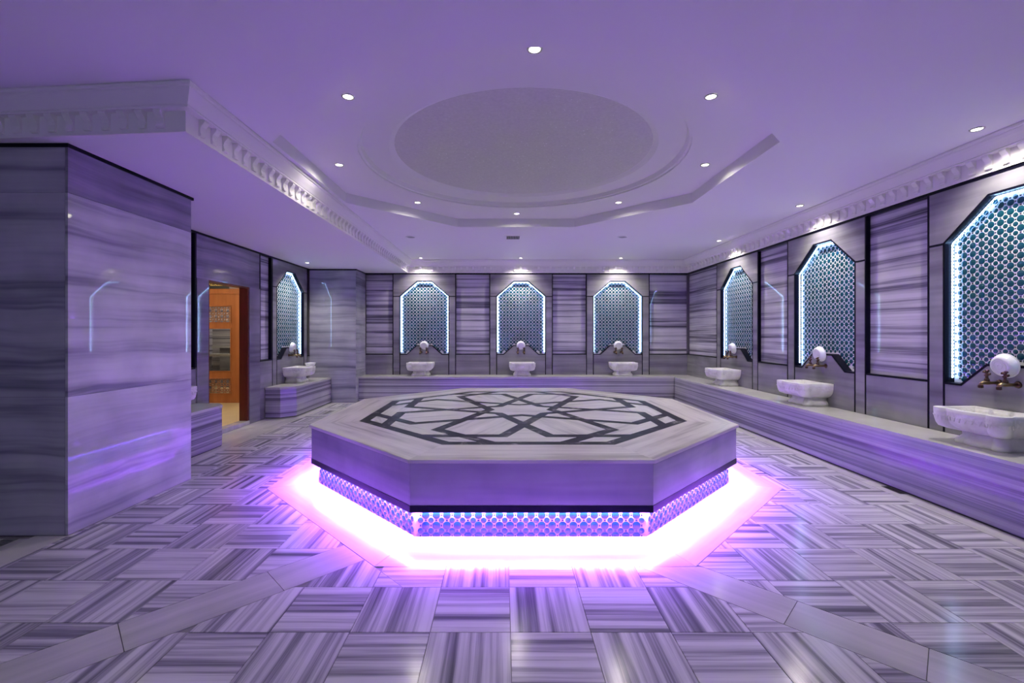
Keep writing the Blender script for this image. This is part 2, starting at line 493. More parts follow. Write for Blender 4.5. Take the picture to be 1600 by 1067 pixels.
# ------------------------------------------------------------------ platform (gobek tasi)
plat = empty('platform', (SX, SY, 0))
tag(plat, 'large octagonal marble heated platform with star inlay and violet lit base', 'platform')
def O8(ap): return octa(ap, 0, 0)
AF, AB = 2.134, 2.072          # face, tiled base
g = G(); g.prism(O8(AB), lambda p: (p[0], p[1], 0.0005), lambda p: (p[0], p[1], 0.2135))
g.obj('tiled_base', M['grout'], plat)
g = G(); q0, q1 = O8(AF - 0.030), O8(AF + 0.002)
for k in range(8):
    g.prism([q0[k], q1[k], q1[(k + 1) % 8], q0[(k + 1) % 8]], lambda p: (p[0], p[1], 0.1990), lambda p: (p[0], p[1], 0.251))
g.prism(O8(AF - 0.031), lambda p: (p[0], p[1], 0.214), lambda p: (p[0], p[1], 0.251))
g.obj('black_band', M['black'], plat)['label'] = 'black granite band under the marble faces'
f0, f1 = O8(AF - 0.03), O8(AF)
for k in range(8):
    pl = [f0[k], f1[k], f1[(k + 1) % 8], f0[(k + 1) % 8]]
    g = G(); g.prism(inset(pl, 0.0008), lambda p: (p[0], p[1], 0.252), lambda p: (p[0], p[1], ZS - 0.028))
    g.obj('face_panel', M['face'], plat)
g = G(); g.prism(O8(AF - 0.03), lambda p: (p[0], p[1], 0.252), lambda p: (p[0], p[1], ZS - 0.028))
g.obj('core', M['bed'], plat)
# top border: eight mitred slabs with eased edge
bo, bi = O8(AF + 0.022), O8(1.712)
for k in range(8):
    a, b = bo[k], bo[(k + 1) % 8]
    ang = math.atan2(b[1] - a[1], b[0] - a[0])
    cx, cy = (a[0] + b[0]) / 2, (a[1] + b[1]) / 2
    c_, s_ = math.cos(-ang), math.sin(-ang)
    def loc(pl): return [((x - cx) * c_ - (y - cy) * s_, (x - cx) * s_ + (y - cy) * c_) for x, y in pl]
    top = inset(loc([a, b, bi[(k + 1) % 8], bi[k]]), 0.0006)
    o2 = O8(AF + 0.018)
    tt = inset(loc([o2[k], o2[(k + 1) % 8], bi[(k + 1) % 8], bi[k]]), 0.0006)
    v = [(p[0], p[1], ZS - 0.027) for p in top] + [(p[0], p[1], ZS - 0.004) for p in top] + [(p[0], p[1], ZS) for p in tt]
    f = [(3, 2, 1, 0), (8, 9, 10, 11)] + [(r * 4 + i, r * 4 + (i + 1) % 4, r * 4 + 4 + (i + 1) % 4, r * 4 + 4 + i) for r in (0, 1) for i in range(4)]
    o = mesh_obj('border_slab', v, f, M['border'], plat); o.location = (cx, cy, 0); o.rotation_euler = (0, 0, ang)
g = G(); g.prism(O8(1.711), lambda p: (p[0], p[1], ZS - 0.027), lambda p: (p[0], p[1], ZS - 0.0012))
g.obj('dark_inlay', M['inlay_dark'], plat)['label'] = 'dark veined marble bands of the star pattern'
# star pattern: white pieces between dark bands
W_, BB, AA, HBW = 0.338, 1.385, 1.662, 0.056
def pol(r, deg):
    a = math.radians(deg); return (r * math.sin(a), -r * math.cos(a))
s225 = math.sin(PI / 8); c225 = math.cos(PI / 8)
rx, rt, ri = W_ / s225, W_ / math.sin(PI / 4), W_ / c225   # outer crossing, V tip, inner crossing
def bend(deg_axis, side):
    """point where a petal's side line meets the inner octagon line; deg_axis petal axis, side +-1 the bisector it leans to"""
    bis = deg_axis + side * 22.5
    # in the bisector frame: crossing (0,-rx), slope tan22.5 towards the petal
    v_ = BB
    u_ = (v_ - rx) * math.tan(PI / 8) * (-side)
    a = math.radians(bis)
    return (v_ * math.sin(a) + u_ * math.cos(a), -v_ * math.cos(a) + u_ * math.sin(a))
pieces = []
star = []
for k in range(8):
    star.append(pol(ri, 45 * k)); star.append(pol(rt, 45 * k + 22.5))
pieces.append(('star_centre', star, 0))
for k in range(8):
    ax, bs = 45 * k + 22.5, 45 * k
    pieces.append(('inlay_kite', [pol(ri, bs), pol(rt, bs + 22.5), pol(rx, bs), pol(rt, bs - 22.5)], bs))
    tip = pol(BB / c225, ax)
    pieces.append(('inlay_petal', [pol(rt, ax), pol(rx, ax + 22.5), bend(ax, 1), tip, bend(ax, -1), pol(rx, ax - 22.5)], ax + 90))
    # corner rhomb between the inner lines and the outer band
    vtx = pol(AA / c225, ax)
    def meet(bis, side):
        # where the neighbour's inner line crosses the outer band of edge "bis", on the side +-1
        # edge line: v=AA in the bisector frame; the other inner line has normal at 45*side
        u = (BB - AA * math.cos(PI / 4)) / math.sin(PI / 4) * side
        a = math.radians(bis)
        return (AA * math.sin(a) + u * math.cos(a), -AA * math.cos(a) + u * math.sin(a))
    pieces.append(('inlay_rhomb', [tip, meet(bs, 1), vtx, meet(bs + 45, -1)], ax))
    tl, tr = pol(BB / c225, bs - 22.5), pol(BB / c225, bs + 22.5)
    pieces.append(('inlay_arrow', [pol(rx, bs), bend(bs + 22.5, -1), tr, meet(bs, 1), meet(bs, -1), tl, bend(bs - 22.5, 1)], bs))
for nm, pl, deg in pieces:
    q = inset(pl, HBW)
    cx = sum(p[0] for p in q) / len(q); cy = sum(p[1] for p in q) / len(q)
    ang = math.radians(deg)
    c_, s_ = math.cos(-ang), math.sin(-ang)
    lq = [((x - cx) * c_ - (y - cy) * s_, (x - cx) * s_ + (y - cy) * c_) for x, y in q]
    g = G(); g.prism(lq, lambda p: (p[0], p[1], ZS - 0.010), lambda p: (p[0], p[1], ZS))
    o = g.obj(nm, M['inlay'], plat); o.location = (cx, cy, 0); o.rotation_euler = (0, 0, ang)

# mosaic: big and small round glass pieces with navy spacers in white grout
PITCH = 0.078
def dome(r, h, n=12):
    g = G()
    v = [(r * math.cos(2 * PI * i / n), r * math.sin(2 * PI * i / n), 0) for i in range(n)]
    v += [(0.72 * r * math.cos(2 * PI * i / n), 0.72 * r * math.sin(2 * PI * i / n), h * 0.75) for i in range(n)] + [(0, 0, h)]
    f = [(i, (i + 1) % n, n + (i + 1) % n, n + i) for i in range(n)] + [(n + i, n + (i + 1) % n, 2 * n) for i in range(n)]
    return v, f
BIG, SMALL = dome(0.0305, 0.006), dome(0.0212, 0.005)
def dome_mesh(d, mat, name):
    me = bpy.data.meshes.new(name); me.from_pydata(d[0], [], d[1]); me.materials.append(mat)
    me.polygons.foreach_set('use_smooth', [True] * len(me.polygons))
    return me
BIG_ME, SMALL_ME = dome_mesh(BIG, M['dot'], 'glass_dot'), dome_mesh(SMALL, M['dot_small'], 'glass_dot')
HALF = ([(x, max(y, 0), z) for x, y, z in BIG[0]], BIG[1])
HALF_ME = dome_mesh(HALF, M['dot'], 'glass_dot')
HG = [(-0.007, -0.009), (0, -0.0065), (0.007, -0.009), (0.0045, 0), (0.007, 0.009), (0, 0.0065), (-0.007, 0.009), (-0.0045, 0)]
def inside(poly, x, y, m):
    """convex/concave test with margin through distance to edges"""
    n = len(poly); c = False
    for i in range(n):
        (x0, y0), (x1, y1) = poly[i], poly[(i + 1) % n]
        if (y0 > y) != (y1 > y) and x < (x1 - x0) * (y - y0) / (y1 - y0) + x0: c = not c
        dx, dy = x1 - x0, y1 - y0
        t = max(0, min(1, ((x - x0) * dx + (y - y0) * dy) / (dx * dx + dy * dy)))
        if math.hypot(x - x0 - t * dx, y - y0 - t * dy) < m: return False
    return c
def mosaic(poly, x0, y0):
    """lattice positions inside poly: (kind, x, y)"""
    xs = [p[0] for p in poly]; ys_ = [p[1] for p in poly]
    out = []
    i0, i1 = int((min(xs) - x0) / PITCH) - 1, int((max(xs) - x0) / PITCH) + 2
    j0, j1 = int((min(ys_) - y0) / PITCH) - 1, int((max(ys_) - y0) / PITCH) + 2
    for i in range(i0, i1):
        for j in range(j0, j1):
            x, y = x0 + i * PITCH, y0 + j * PITCH
            for kind, dx, dy, m in (('b', 0, 0, 0.022), ('s', .5, .5, 0.012), ('h', .5, 0, 0.008), ('v', 0, .5, 0.008)):
                if inside(poly, x + dx * PITCH, y + dy * PITCH, m):
                    out.append((kind, x + dx * PITCH, y + dy * PITCH))
    return out
def place_mosaic(items, frame, parent, single=0, key=None, half=False):
    """frame: 4x4 matrix from (x, y, out) to the parent's space; the first `single` dots are objects"""
    gb, gs, gh = G(), G(), G()
    dots = [t for t in items if t[0] in 'bs']
    if single: dots.sort(key=key)
    for n, (kd, x, y) in enumerate(dots):
        mt = frame @ Matrix.Translation((x, y, 0))
        if n < single:
            o = link('glass_dot', (HALF_ME if half and y < 0.01 else BIG_ME) if kd == 'b' else SMALL_ME, parent)
            o.matrix_local = mt
        else:
            d = (HALF if half and y < 0.01 else BIG) if kd == 'b' else SMALL
            (gb if kd == 'b' else gs).add([mt @ Vector(p) for p in d[0]], d[1])
    for kd, x, y in items:
        if kd in 'hv':
            pts = HG if kd == 'h' else [(b, a) for a, b in HG]
            mt = frame @ Matrix.Translation((x, y, 0))
            gh.add([mt @ Vector((a, b, 0.0012)) for a, b in pts], [tuple(range(8))] if kd == 'h' else [tuple(range(7, -1, -1))])
    for g, nm, mt in ((gb, 'large_dots', 'dot'), (gs, 'small_dots', 'dot_small'), (gh, 'spacers', 'spacer')):
        if g.v:
            o = g.obj(nm, M[mt], parent, smooth=(nm != 'spacers'), fix=False); o['kind'] = 'stuff'

left_single = 290
for k in (0, 1, 7, 2, 6, 3, 5, 4):
    p = O8(AB); a, b = Vector(p[k]), Vector(p[(k + 1) % 8])
    L_ = (b - a).length; ex = (b - a).normalized(); out = Vector((ex.y, -ex.x))
    fr = Matrix(((ex.x, 0, out.x, a.x), (ex.y, 0, out.y, a.y), (0, 1, 0, 0), (0, 0, 0, 1)))
    fr = fr @ Matrix.Translation((0, 0, 0.0005))
    its = [t for t in mosaic([(0, -0.05), (L_, -0.05), (L_, 0.199), (0, 0.199)], L_ / 2, 0.002) if t[2] > 0]
    nd = len([t for t in its if t[0] in 'bs'])
    use = min(nd, left_single); left_single -= use
    place_mosaic(its, fr, plat, use, key=lambda t: t[1], half=True)
# violet light strip hidden under the overhang
g = G()
p0, p1 = O8(AB + 0.008), O8(AB + 0.022)
for k in range(8):
    a, b, c, d = p0[k], p0[(k + 1) % 8], p1[(k + 1) % 8], p1[k]
    g.add([(*a, 0.2020), (*b, 0.2020), (*c, 0.2020), (*d, 0.2020), (*a, 0.2090), (*b, 0.2090), (*c, 0.2090), (*d, 0.2090)],
          [(0, 1, 2, 3), (4, 7, 6, 5), (0, 4, 5, 1), (2, 6, 7, 3), (1, 5, 6, 2), (3, 7, 4, 0)])
g.obj('light_strip', M['slab_led'], plat)['label'] = 'glowing violet light strip under the overhang'

# ------------------------------------------------------------------ walls
def wall_fn(which):
    if which == 'back': return lambda s, z, d: (s, YB - d, z)
    if which == 'right': return lambda s, z, d: (XR - d, s, z)
    return lambda s, z, d: (XL + d, s, z)
def wpiece(wf, name, poly, d0, d1, mat, parent):
    g = G(); g.prism(poly, lambda p: wf(p[0], p[1], d0), lambda p: wf(p[0], p[1], d1))
    return g.obj(name, M[mat], parent)
def rect(s0, s1, z0, z1): return [(s0, z0), (s1, z0), (s1, z1), (s0, z1)]
NZ_T, NZ_S, NZ_B, NZ_M = 2.716, 2.373, 1.033, 1.235
def niche_poly(s0, e=0.0):
    P = [(-.56, NZ_B), (-.56, NZ_S), (-.165, NZ_T), (.165, NZ_T), (.56, NZ_S), (.56, NZ_B), (.41, NZ_B), (.185, NZ_M), (-.185, NZ_M), (-.41, NZ_B)]
    P = [(s0 + a, b) for a, b in P]
    return inset(P, -e) if e else P
REC = -0.105
def wall_unit(wf, which, s0, wall, led=True, single=0, key=None, mos=True):
    J = 0.02
    # black reveal ribbon round the niche
    a, b = niche_poly(s0), niche_poly(s0, J)
    g = G(); n = len(a)
    for i in range(n):
        g.prism([a[i], a[(i + 1) % n], b[(i + 1) % n], b[i]], lambda p: wf(p[0], p[1], REC), lambda p: wf(p[0], p[1], 0.002))
    g.obj('niche_frame', M['black'], wall)['label'] = 'black granite reveal of the niche'
    for sg in (-1, 1):
        x = lambda v: s0 + sg * v
        wpiece(wf, 'granite_strip', rect(x(.72), x(.74), HB, ZC - .03), REC, 0.002, 'black', wall)
        wpiece(wf, 'granite_strip', rect(x(.56), x(.58), HB, NZ_B - J), REC, 0.002, 'black', wall)
        wpiece(wf, 'granite_strip', rect(x(.5805), x(.7195), NZ_S - .01, NZ_S + .01), REC, 0.002, 'black', wall)
        wpiece(wf, 'pilaster_panel', rect(x(.5805), x(.7195), HB, NZ_S - .01), REC, 0, 'plain_wall', wall)
    o_ = niche_poly(s0, J)
    # header
    wpiece(wf, 'header_panel', [(s0 - .7195, NZ_S + .01), (s0 - .7195, ZC - .03), (s0 + .7195, ZC - .03), (s0 + .7195, NZ_S + .01),
                                (o_[4][0], NZ_S + .01), o_[3], o_[2], (o_[1][0], NZ_S + .01)], REC, 0, 'plain_wall', wall)
    # apron
    wpiece(wf, 'apron_panel', [(s0 - .5595, HB), (s0 + .5595, HB), (s0 + .5595, NZ_B - J), (o_[6][0], NZ_B - J), o_[7], o_[8], (o_[9][0], NZ_B - J), (s0 - .5595, NZ_B - J)],
           REC, 0, 'plain_wall', wall)
    # mosaic back
    np_ = niche_poly(s0, 0.01)
    mo = wpiece(wf, 'mosaic', np_, REC - 0.02, REC + 0.012, 'grout', wall)
    mo['label'] = 'mosaic of round teal glass pieces in white grout'
    o0 = Vector(wf(0, 0, REC + 0.0125)); ex = Vector(wf(1, 0, 0)) - Vector(wf(0, 0, 0)); ez = Vector((0, 0, 1)); eo = Vector(wf(0, 0, 1)) - Vector(wf(0, 0, 0))
    fr = Matrix(((ex.x, ez.x, eo.x, o0.x), (ex.y, ez.y, eo.y, o0.y), (ex.z, ez.z, eo.z, o0.z), (0, 0, 0, 1)))
    if mos:
        its = mosaic(niche_poly(s0), s0, NZ_B + 0.04)
        place_mosaic(its, fr, mo, single, key)
    # light strip of small beads along sides and top
    if led:
        path = inset(niche_poly(s0), 0.010)[0:6]
        path[0] = (path[0][0], NZ_B + 0.04); path[5] = (path[5][0], NZ_B + 0.04)
        gt, gb = G(), G()
        for (p, q) in zip(path[:-1], path[1:]):
            p, q = Vector(p), Vector(q)
            L_ = (q - p).length; e = (q - p) / L_; nn = Vector((-e.y, e.x)) * 0.004
            g2 = [tuple(p + nn * 2), tuple(q + nn * 2), tuple(q + nn), tuple(p + nn)]
            gt.prism(g2, lambda w: wf(w[0], w[1], REC + .034), lambda w: wf(w[0], w[1], REC + .046))
            m = max(1, int(L_ / 0.033))
            for i in range(m):
                c = p + e * (L_ * (i + .5) / m)
                h = e * 0.011
                gb.prism([tuple(c - h + nn), tuple(c + h + nn), tuple(c + h - nn), tuple(c - h - nn)], lambda w: wf(w[0], w[1], REC + .035), lambda w: wf(w[0], w[1], REC + .045))
        gt.obj('light_tape', M['plastic'], wall)
        gb.obj('light_strip', M['niche_led'], wall)['label'] = 'cold white light strip edging the niche'
def wall_bay(wf, s0, s1, wall, dz=True, z0=1.035, mat='stripe_wall'):
    """recessed striped panel over a plain dado"""
    wpiece(wf, 'striped_panel', rect(s0, s1, z0, ZC - .03), REC, -0.05, mat, wall)
    wpiece(wf, 'granite_strip', rect(s0, s1, z0 - .02, z0), REC, 0.002, 'black', wall)
    wpiece(wf, 'dado_panel', rect(s0, s1, HB if dz else 0, z0 - .02), REC, 0, 'plain_wall', wall)
def wall_top(wf, s0, s1, wall):
    wpiece(wf, 'granite_strip', rect(s0, s1, ZC - .03, ZC), REC, 0.004, 'black', wall)

BN = [-1.85, 0.405, 2.66]
RN = [8.32, 6.06, 3.81]
LN = [8.99]
wb = struct(box_obj('wall_back', (COLX - 1.2, YB - REC + 0.002, -0.1), (XR + 0.4, YB + 0.3, H + 0.1), M['bed']), 'back wall with three lit mosaic niches')
wf = wall_fn('back')
for s in BN: wall_unit(wf, 'back', s, wb)
wall_bay(wf, COLX + .001, BN[0] - .74, wb)
wall_bay(wf, BN[0] + .74, BN[1] - .74, wb)
wall_bay(wf, BN[1] + .74, BN[2] - .74, wb)
wall_bay(wf, BN[2] + .74, XR, wb)
wall_top(wf, COLX, XR, wb)

wr = struct(box_obj('wall_right', (XR - REC + 0.002, -3.0, -0.1), (XR + 0.3, YB + 0.1, H + 0.1), M['bed']), 'right wall with lit mosaic niches')
wf = wall_fn('right')
for i, s in enumerate(RN):
    wall_unit(wf, 'right', s, wr, single=295 if i == 2 else 0, key=lambda t: abs(t[1] - 4.0) if t[1] > 3.55 else 9)
wall_bay(wf, RN[0] + .74, YB, wr)
wall_bay(wf, RN[1] + .74, RN[0] - .74, wr)
wall_bay(wf, RN[2] + .74, RN[1] - .74, wr)
wall_bay(wf, 1.56 + .74, RN[2] - .74, wr)
wall_bay(wf, -3.0, 1.56 + .74, wr)
wall_top(wf, -3.0, YB, wr)

wl = struct(box_obj('wall_left', (XL - 0.135, 7.50, -0.1), (XL + REC - 0.002, YB, H), M['bed']), 'left wall with a doorway and a lit mosaic niche')
box_obj('wall_core', (XL - 0.135, 3.4, -0.1), (XL + REC - 0.002, 6.46, H), M['bed'], wl)
box_obj('wall_core', (XL - 0.135, 6.46, 2.28), (XL + REC - 0.002, 7.50, H), M['bed'], wl)
wf = wall_fn('left')
wall_unit(wf, 'left', LN[0], wl)
wall_bay(wf, LN[0] + .74, COLY, wl)
def black_frame(s0, s1, w=0.035):
    wpiece(wf, 'granite_strip', rect(s0, s0 + w, 1.035, ZC - .03), REC, 0.004, 'black', wl)
    wpiece(wf, 'granite_strip', rect(s1 - w, s1, 1.035, ZC - .03), REC, 0.004, 'black', wl)
wall_bay(wf, 7.85, LN[0] - .74, wl); black_frame(7.82, LN[0] - .745)
wall_bay(wf, 5.30, 6.19, wl); black_frame(6.03, 6.215)
wall_bay(wf, CABY1, 5.30, wl)
wpiece(wf, 'dado_panel', rect(7.8205, 7.999, 0, HB), REC, 0, 'plain_wall', wl)
wpiece(wf, 'dado_panel', rect(7.8205, 7.849, HB, 1.015), REC, 0, 'plain_wall', wl)
wpiece(wf, 'dado_panel', rect(6.1905, 6.2145, 0, 1.015), REC, 0, 'plain_wall', wl)
wpiece(wf, 'header_panel', rect(6.215, 7.82, 2.275, ZC - .03), REC, 0, 'header_dark', wl)
wpiece(wf, 'door_surround', rect(6.215, 6.46, 0, 2.275), -0.12, 0.012, 'plain_wall', wl)
wpiece(wf, 'door_surround', rect(7.50, 7.82, 0, 2.275), -0.12, 0.012, 'plain_wall', wl)
wall_top(wf, CABY1, COLY, wl)
# outer walls the frame does not show but the light does
struct(box_obj('wall_side', (-5.8, -3.0, -0.1), (-5.6, 3.4, H + 0.1), M['plain_wall']), 'side wall left of the viewer')

# corner column
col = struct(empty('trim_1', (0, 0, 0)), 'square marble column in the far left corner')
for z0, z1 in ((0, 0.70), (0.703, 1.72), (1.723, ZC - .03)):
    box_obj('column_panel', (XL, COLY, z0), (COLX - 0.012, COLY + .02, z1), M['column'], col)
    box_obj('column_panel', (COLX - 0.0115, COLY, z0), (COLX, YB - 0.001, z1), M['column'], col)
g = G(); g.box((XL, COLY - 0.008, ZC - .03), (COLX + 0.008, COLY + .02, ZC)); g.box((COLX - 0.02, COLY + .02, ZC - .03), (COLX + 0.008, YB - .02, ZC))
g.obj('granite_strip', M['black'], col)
# cabin block at left
cab = struct(empty('trim_2', (0, 0, 0)), 'large veined marble block standing at the left')
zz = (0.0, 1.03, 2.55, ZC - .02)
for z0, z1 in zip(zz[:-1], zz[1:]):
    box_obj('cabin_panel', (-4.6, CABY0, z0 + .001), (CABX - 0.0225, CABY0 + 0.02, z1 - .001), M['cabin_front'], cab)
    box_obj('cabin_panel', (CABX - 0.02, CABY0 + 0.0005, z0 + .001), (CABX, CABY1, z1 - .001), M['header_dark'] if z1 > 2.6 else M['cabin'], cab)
box_obj('cabin_core', (-4.6, CABY0 + .022, 0.0), (CABX - .021, CABY1 - .001, ZC - .02), M['bed'], cab)
g = G(); g.box((-4.6, CABY0 - .008, ZC - .028), (CABX + .008, CABY1 + .03, ZC + 0.004))
g.obj('granite_strip', M['black'], cab)

# ------------------------------------------------------------------ ceiling
OC = (0.2, 4.95)
TZ, RZ, DZ = 3.34, 3.405, 3.435
o8 = octa(2.26, *OC)
X0, X1, Y0, Y1 = -5.8, XR + 0.3, -3.0, YB + 0.3
outer = [(o8[0][0], Y0), (o8[1][0], Y0), (X1, o8[2][1]), (X1, o8[3][1]), (o8[4][0], Y1), (o8[5][0], Y1), (X0, o8[6][1]), (X0, o8[7][1])]
v = [(*p, H) for p in o8] + [(*p, H) for p in outer] + [(X1, Y0, H), (X1, Y1, H), (X0, Y1, H), (X0, Y0, H)]
f = [(k, 8 + k, 8 + (k + 1) % 8, (k + 1) % 8) for k in (0, 2, 4, 6)]
f += [(1, 9, 16, 10, 2), (3, 11, 17, 12, 4), (5, 13, 18, 14, 6), (7, 15, 19, 8, 0)]
NC = 64
circ = lambda r, cy: [(OC[0] + r * math.cos(2 * PI * i / NC), cy + r * math.sin(2 * PI * i / NC)) for i in range(NC)]
base = len(v)
v += [(*p, TZ) for p in o8]
f += [(k, (k + 1) % 8, base + (k + 1) % 8, base + k) for k in range(8)]
CY = 4.88
rings = [(1.70, TZ), (1.70, TZ + .018), (1.675, TZ + .022), (1.655, RZ), (1.40, RZ), (1.375, RZ + 0.012), (1.345, DZ)]
rb = []
for r, z in rings:
    rb.append(len(v)); v += [(*p, z) for p in circ(r, CY)]
# flat ring between octagon and first circle: fan by angle
ang8 = [(math.atan2(p[1] - CY, p[0] - OC[0]) % (2 * PI), k) for k, p in enumerate(o8)]
ang8.sort()
order = [k for _, k in ang8]; angs = [a for a, _ in ang8]
def seg_of(i):
    th = (2 * PI * (i + .5) / NC) % (2 * PI)
    best = min(range(8), key=lambda m: abs((angs[m] - th + PI) % (2 * PI) - PI))
    return order[best]
for i in range(NC):
    k, k2 = seg_of(i), seg_of((i + 1) % NC)
    f.append((rb[0] + i, rb[0] + (i + 1) % NC, base + k))
    if k != k2:
        f.append((rb[0] + (i + 1) % NC, base + k2, base + k))
for a, b in zip(rb[:-1], rb[1:]):
    f += [(a + i, a + (i + 1) % NC, b + (i + 1) % NC, b + i) for i in range(NC)]
ceil = struct(mesh_obj('ceiling', v, f, M['plaster']), 'white plaster ceiling with an octagonal tray and round recess')
g = G(); g.add([(*p, DZ) for p in circ(1.345, CY)], [tuple(range(NC))])
g.obj('star_panel', M['disc'], ceil)['label'] = 'grey round fibre optic star panel'
g = G()
for _ in range(230):
    r, a = 1.3 * math.sqrt(random.random()), random.random() * 2 * PI
    x, y = OC[0] + r * math.cos(a), CY + r * math.sin(a)
    g.add([(x - .003, y, DZ - .002), (x, y - .003, DZ - .002), (x + .003, y, DZ - .002), (x, y + .003, DZ - .002), (x, y, DZ - .0045)], [(0, 1, 4), (1, 2, 4), (2, 3, 4), (3, 0, 4)])
o = g.obj('fibre_stars', M['star'], ceil); o['kind'] = 'stuff'
# lowered soffit at left, with a slightly skewed front edge
SFX = -2.24
def yfront(x): return 3.17 + (x - SFX) * (-0.079)
sof = [(SFX, yfront(SFX)), (SFX, YB + .1), (-5.6, YB + .1), (-5.6, yfront(-5.6))]
g = G(); g.prism(sof, lambda p: (p[0], p[1], ZC), lambda p: (p[0], p[1], H))
g.obj('soffit', M['plaster'], ceil)
struct_roof = box_obj('roof_slab', (X0, Y0, H + 0.30), (X1, Y1, H + 0.40), M['bed'], ceil)

# crown moulding with scroll brackets
PROF = [(0.0, ZC), (0.016, ZC), (0.016, ZC + .006), (0.012, ZC + .010), (0.012, ZC + .148), (0.062, ZC + .150), (0.066, ZC + .158), (0.062, ZC + .166),
        (0.070, ZC + .172), (0.084, ZC + .196), (0.104, ZC + .226), (0.116, ZC + .250), (0.118, ZC + .262), (0.130, ZC + .266), (0.134, ZC + .280), (0.130, H - .001), (0.0, H - .001)]
BR = [(0.011, .030), (0.030, .030), (0.033, .040), (0.026, .058), (0.024, .078), (0.030, .100), (0.046, .118), (0.056, .134), (0.056, .1485), (0.011, .1485)]
def bracket_mesh():
    g = G(); w = 0.027
    g.prism(BR, lambda p: (-w, p[0], ZC + p[1]), lambda p: (w, p[0], ZC + p[1]))
    me = bpy.data.meshes.new('bracket'); me.from_pydata(g.v, [], g.f)
    bm = bmesh.new(); bm.from_mesh(me); bmesh.ops.recalc_face_normals(bm, faces=bm.faces); bm.to_mesh(me); bm.free()
    me.materials.append(M['crown'])
    return me
BRM = bracket_mesh()
def crown(name, a, b, out, m0, m1, label, sel):
    """a, b wall line ends; out outward normal; m0/m1 mitre: along-shift per unit of projection at each end"""
    a, b, out = Vector(a), Vector(b), Vector(out).normalized()
    e = (b - a).normalized(); n = len(PROF)
    v = []
    for p, mit, sgn in ((a, m0, 1), (b, m1, -1)):
        for d, z in PROF:
            q = p + out * d + e * (d * mit * sgn)
            v.append((q.x, q.y, z))
    f = [tuple(range(n)), tuple(range(2 * n - 1, n - 1, -1))] + [(i, (i + 1) % n, n + (i + 1) % n, n + i) for i in range(n)]
    cr = struct(mesh_obj(name, v, f, M['crown']), label)
    L_ = (b - a).length
    cnt = int((L_ - .12) / 0.138)
    ang = math.atan2(e.y, e.x)
    for i in range(cnt):
        c = a + e * (L_ / 2 + (i - (cnt - 1) / 2) * 0.138)
        if not sel(c): continue
        o = link('bracket', BRM, cr)
        # local y = outward
        o.matrix_local = Matrix(((e.x, out.x, 0, c.x), (e.y, out.y, 0, c.y), (0, 0, 1, 0), (0, 0, 0, 1)))
    return cr
vis = lambda c: c.y > 2.2
crown('trim_3', (SFX, YB), (XR, YB), (0, -1), 1, 1, 'white crown moulding with scroll brackets on the back wall', vis)
crown('trim_4', (XR, -3.0), (XR, YB), (-1, 0), 0, 1, 'white crown moulding with scroll brackets on the right wall', vis)
crown('trim_5', (SFX, YB), (SFX, yfront(SFX)), (1, 0), 1, -1.082, 'white crown moulding along the lowered ceiling edge', vis)
dv = Vector((-1, 0.079)).normalized()
crown('trim_6', (SFX, yfront(SFX)), (-5.6, yfront(-5.6)), (-dv.y, -1 * abs(dv.x)), -1.082, 0, 'white crown moulding across the front of the lowered ceiling', vis)

# ------------------------------------------------------------------ downlights
lamp_n = 0
def downlight(x, y, z, label, grp, watt=1.0, size=168, tilt=None):
    t = empty('downlight', (x, y, z))
    tag(t, label, 'ceiling light', grp)
    g = G(); g.lathe([(0.036, 0.0), (0.036, -0.006), (0.042, -0.009), (0.050, -0.006), (0.052, 0.0)], Matrix.Identity(4), 20, cap=False)
    g.obj('rim', M['chrome'], t, smooth=True)
    g = G(); g.lathe([(0.0005, -0.0075), (0.022, -0.0065), (0.0355, -0.004)], Matrix.Identity(4), 20, cap=False)
    g.obj('lens', M['lens'], t)
    ld = bpy.data.lights.new('lamp', 'SPOT')
    ld.energy = SPOT_W * watt; ld.color = SPOT_COL; ld.spot_size = math.radians(size); ld.spot_blend = 0.85; ld.shadow_soft_size = 0.05
    lo = bpy.data.objects.new('lamp', ld); C.objects.link(lo); lo.parent = t; lo.location = (0, 0, -0.02)
    return t
names = ['right end', 'far right', 'far end, above the vent', 'far left', 'left end', 'near left', 'near end, closest to the viewer', 'near right']
for k, nm in enumerate(names):
    a = k * PI / 4
    r = 1.99
    downlight(OC[0] + r * math.cos(a), 4.9 + r * math.sin(a), TZ, 'bright downlight in the octagonal ceiling tray at its ' + nm, 'downlights in the ceiling tray')
for s, nm in zip(BN, ('left', 'middle', 'right')):
    downlight(s - 0.02, 10.16, H, 'downlight above the %s mosaic niche of the back wall' % nm, 'downlights along the walls', 4.0, 132)
for s, nm in zip(RN, ('farthest', 'middle', 'nearest')):
    downlight(3.95, s - 0.05, H, 'downlight above the %s mosaic niche of the right wall' % nm, 'downlights along the walls', 4.0, 132)
downlight(-3.90, 8.95, ZC, 'downlight in the lowered ceiling above the left wall niche', 'downlights along the walls', 3.6, 132)
for (x, y, nm) in ((-1.2, -0.6, 'left'), (1.6, -0.6, 'right')):  # unseen lamps added behind the camera to brighten the near floor
    downlight(x, y, H, 'added fill light in the ceiling behind the viewer, the %s one' % nm, 'added fill lights behind the viewer', 0.2)

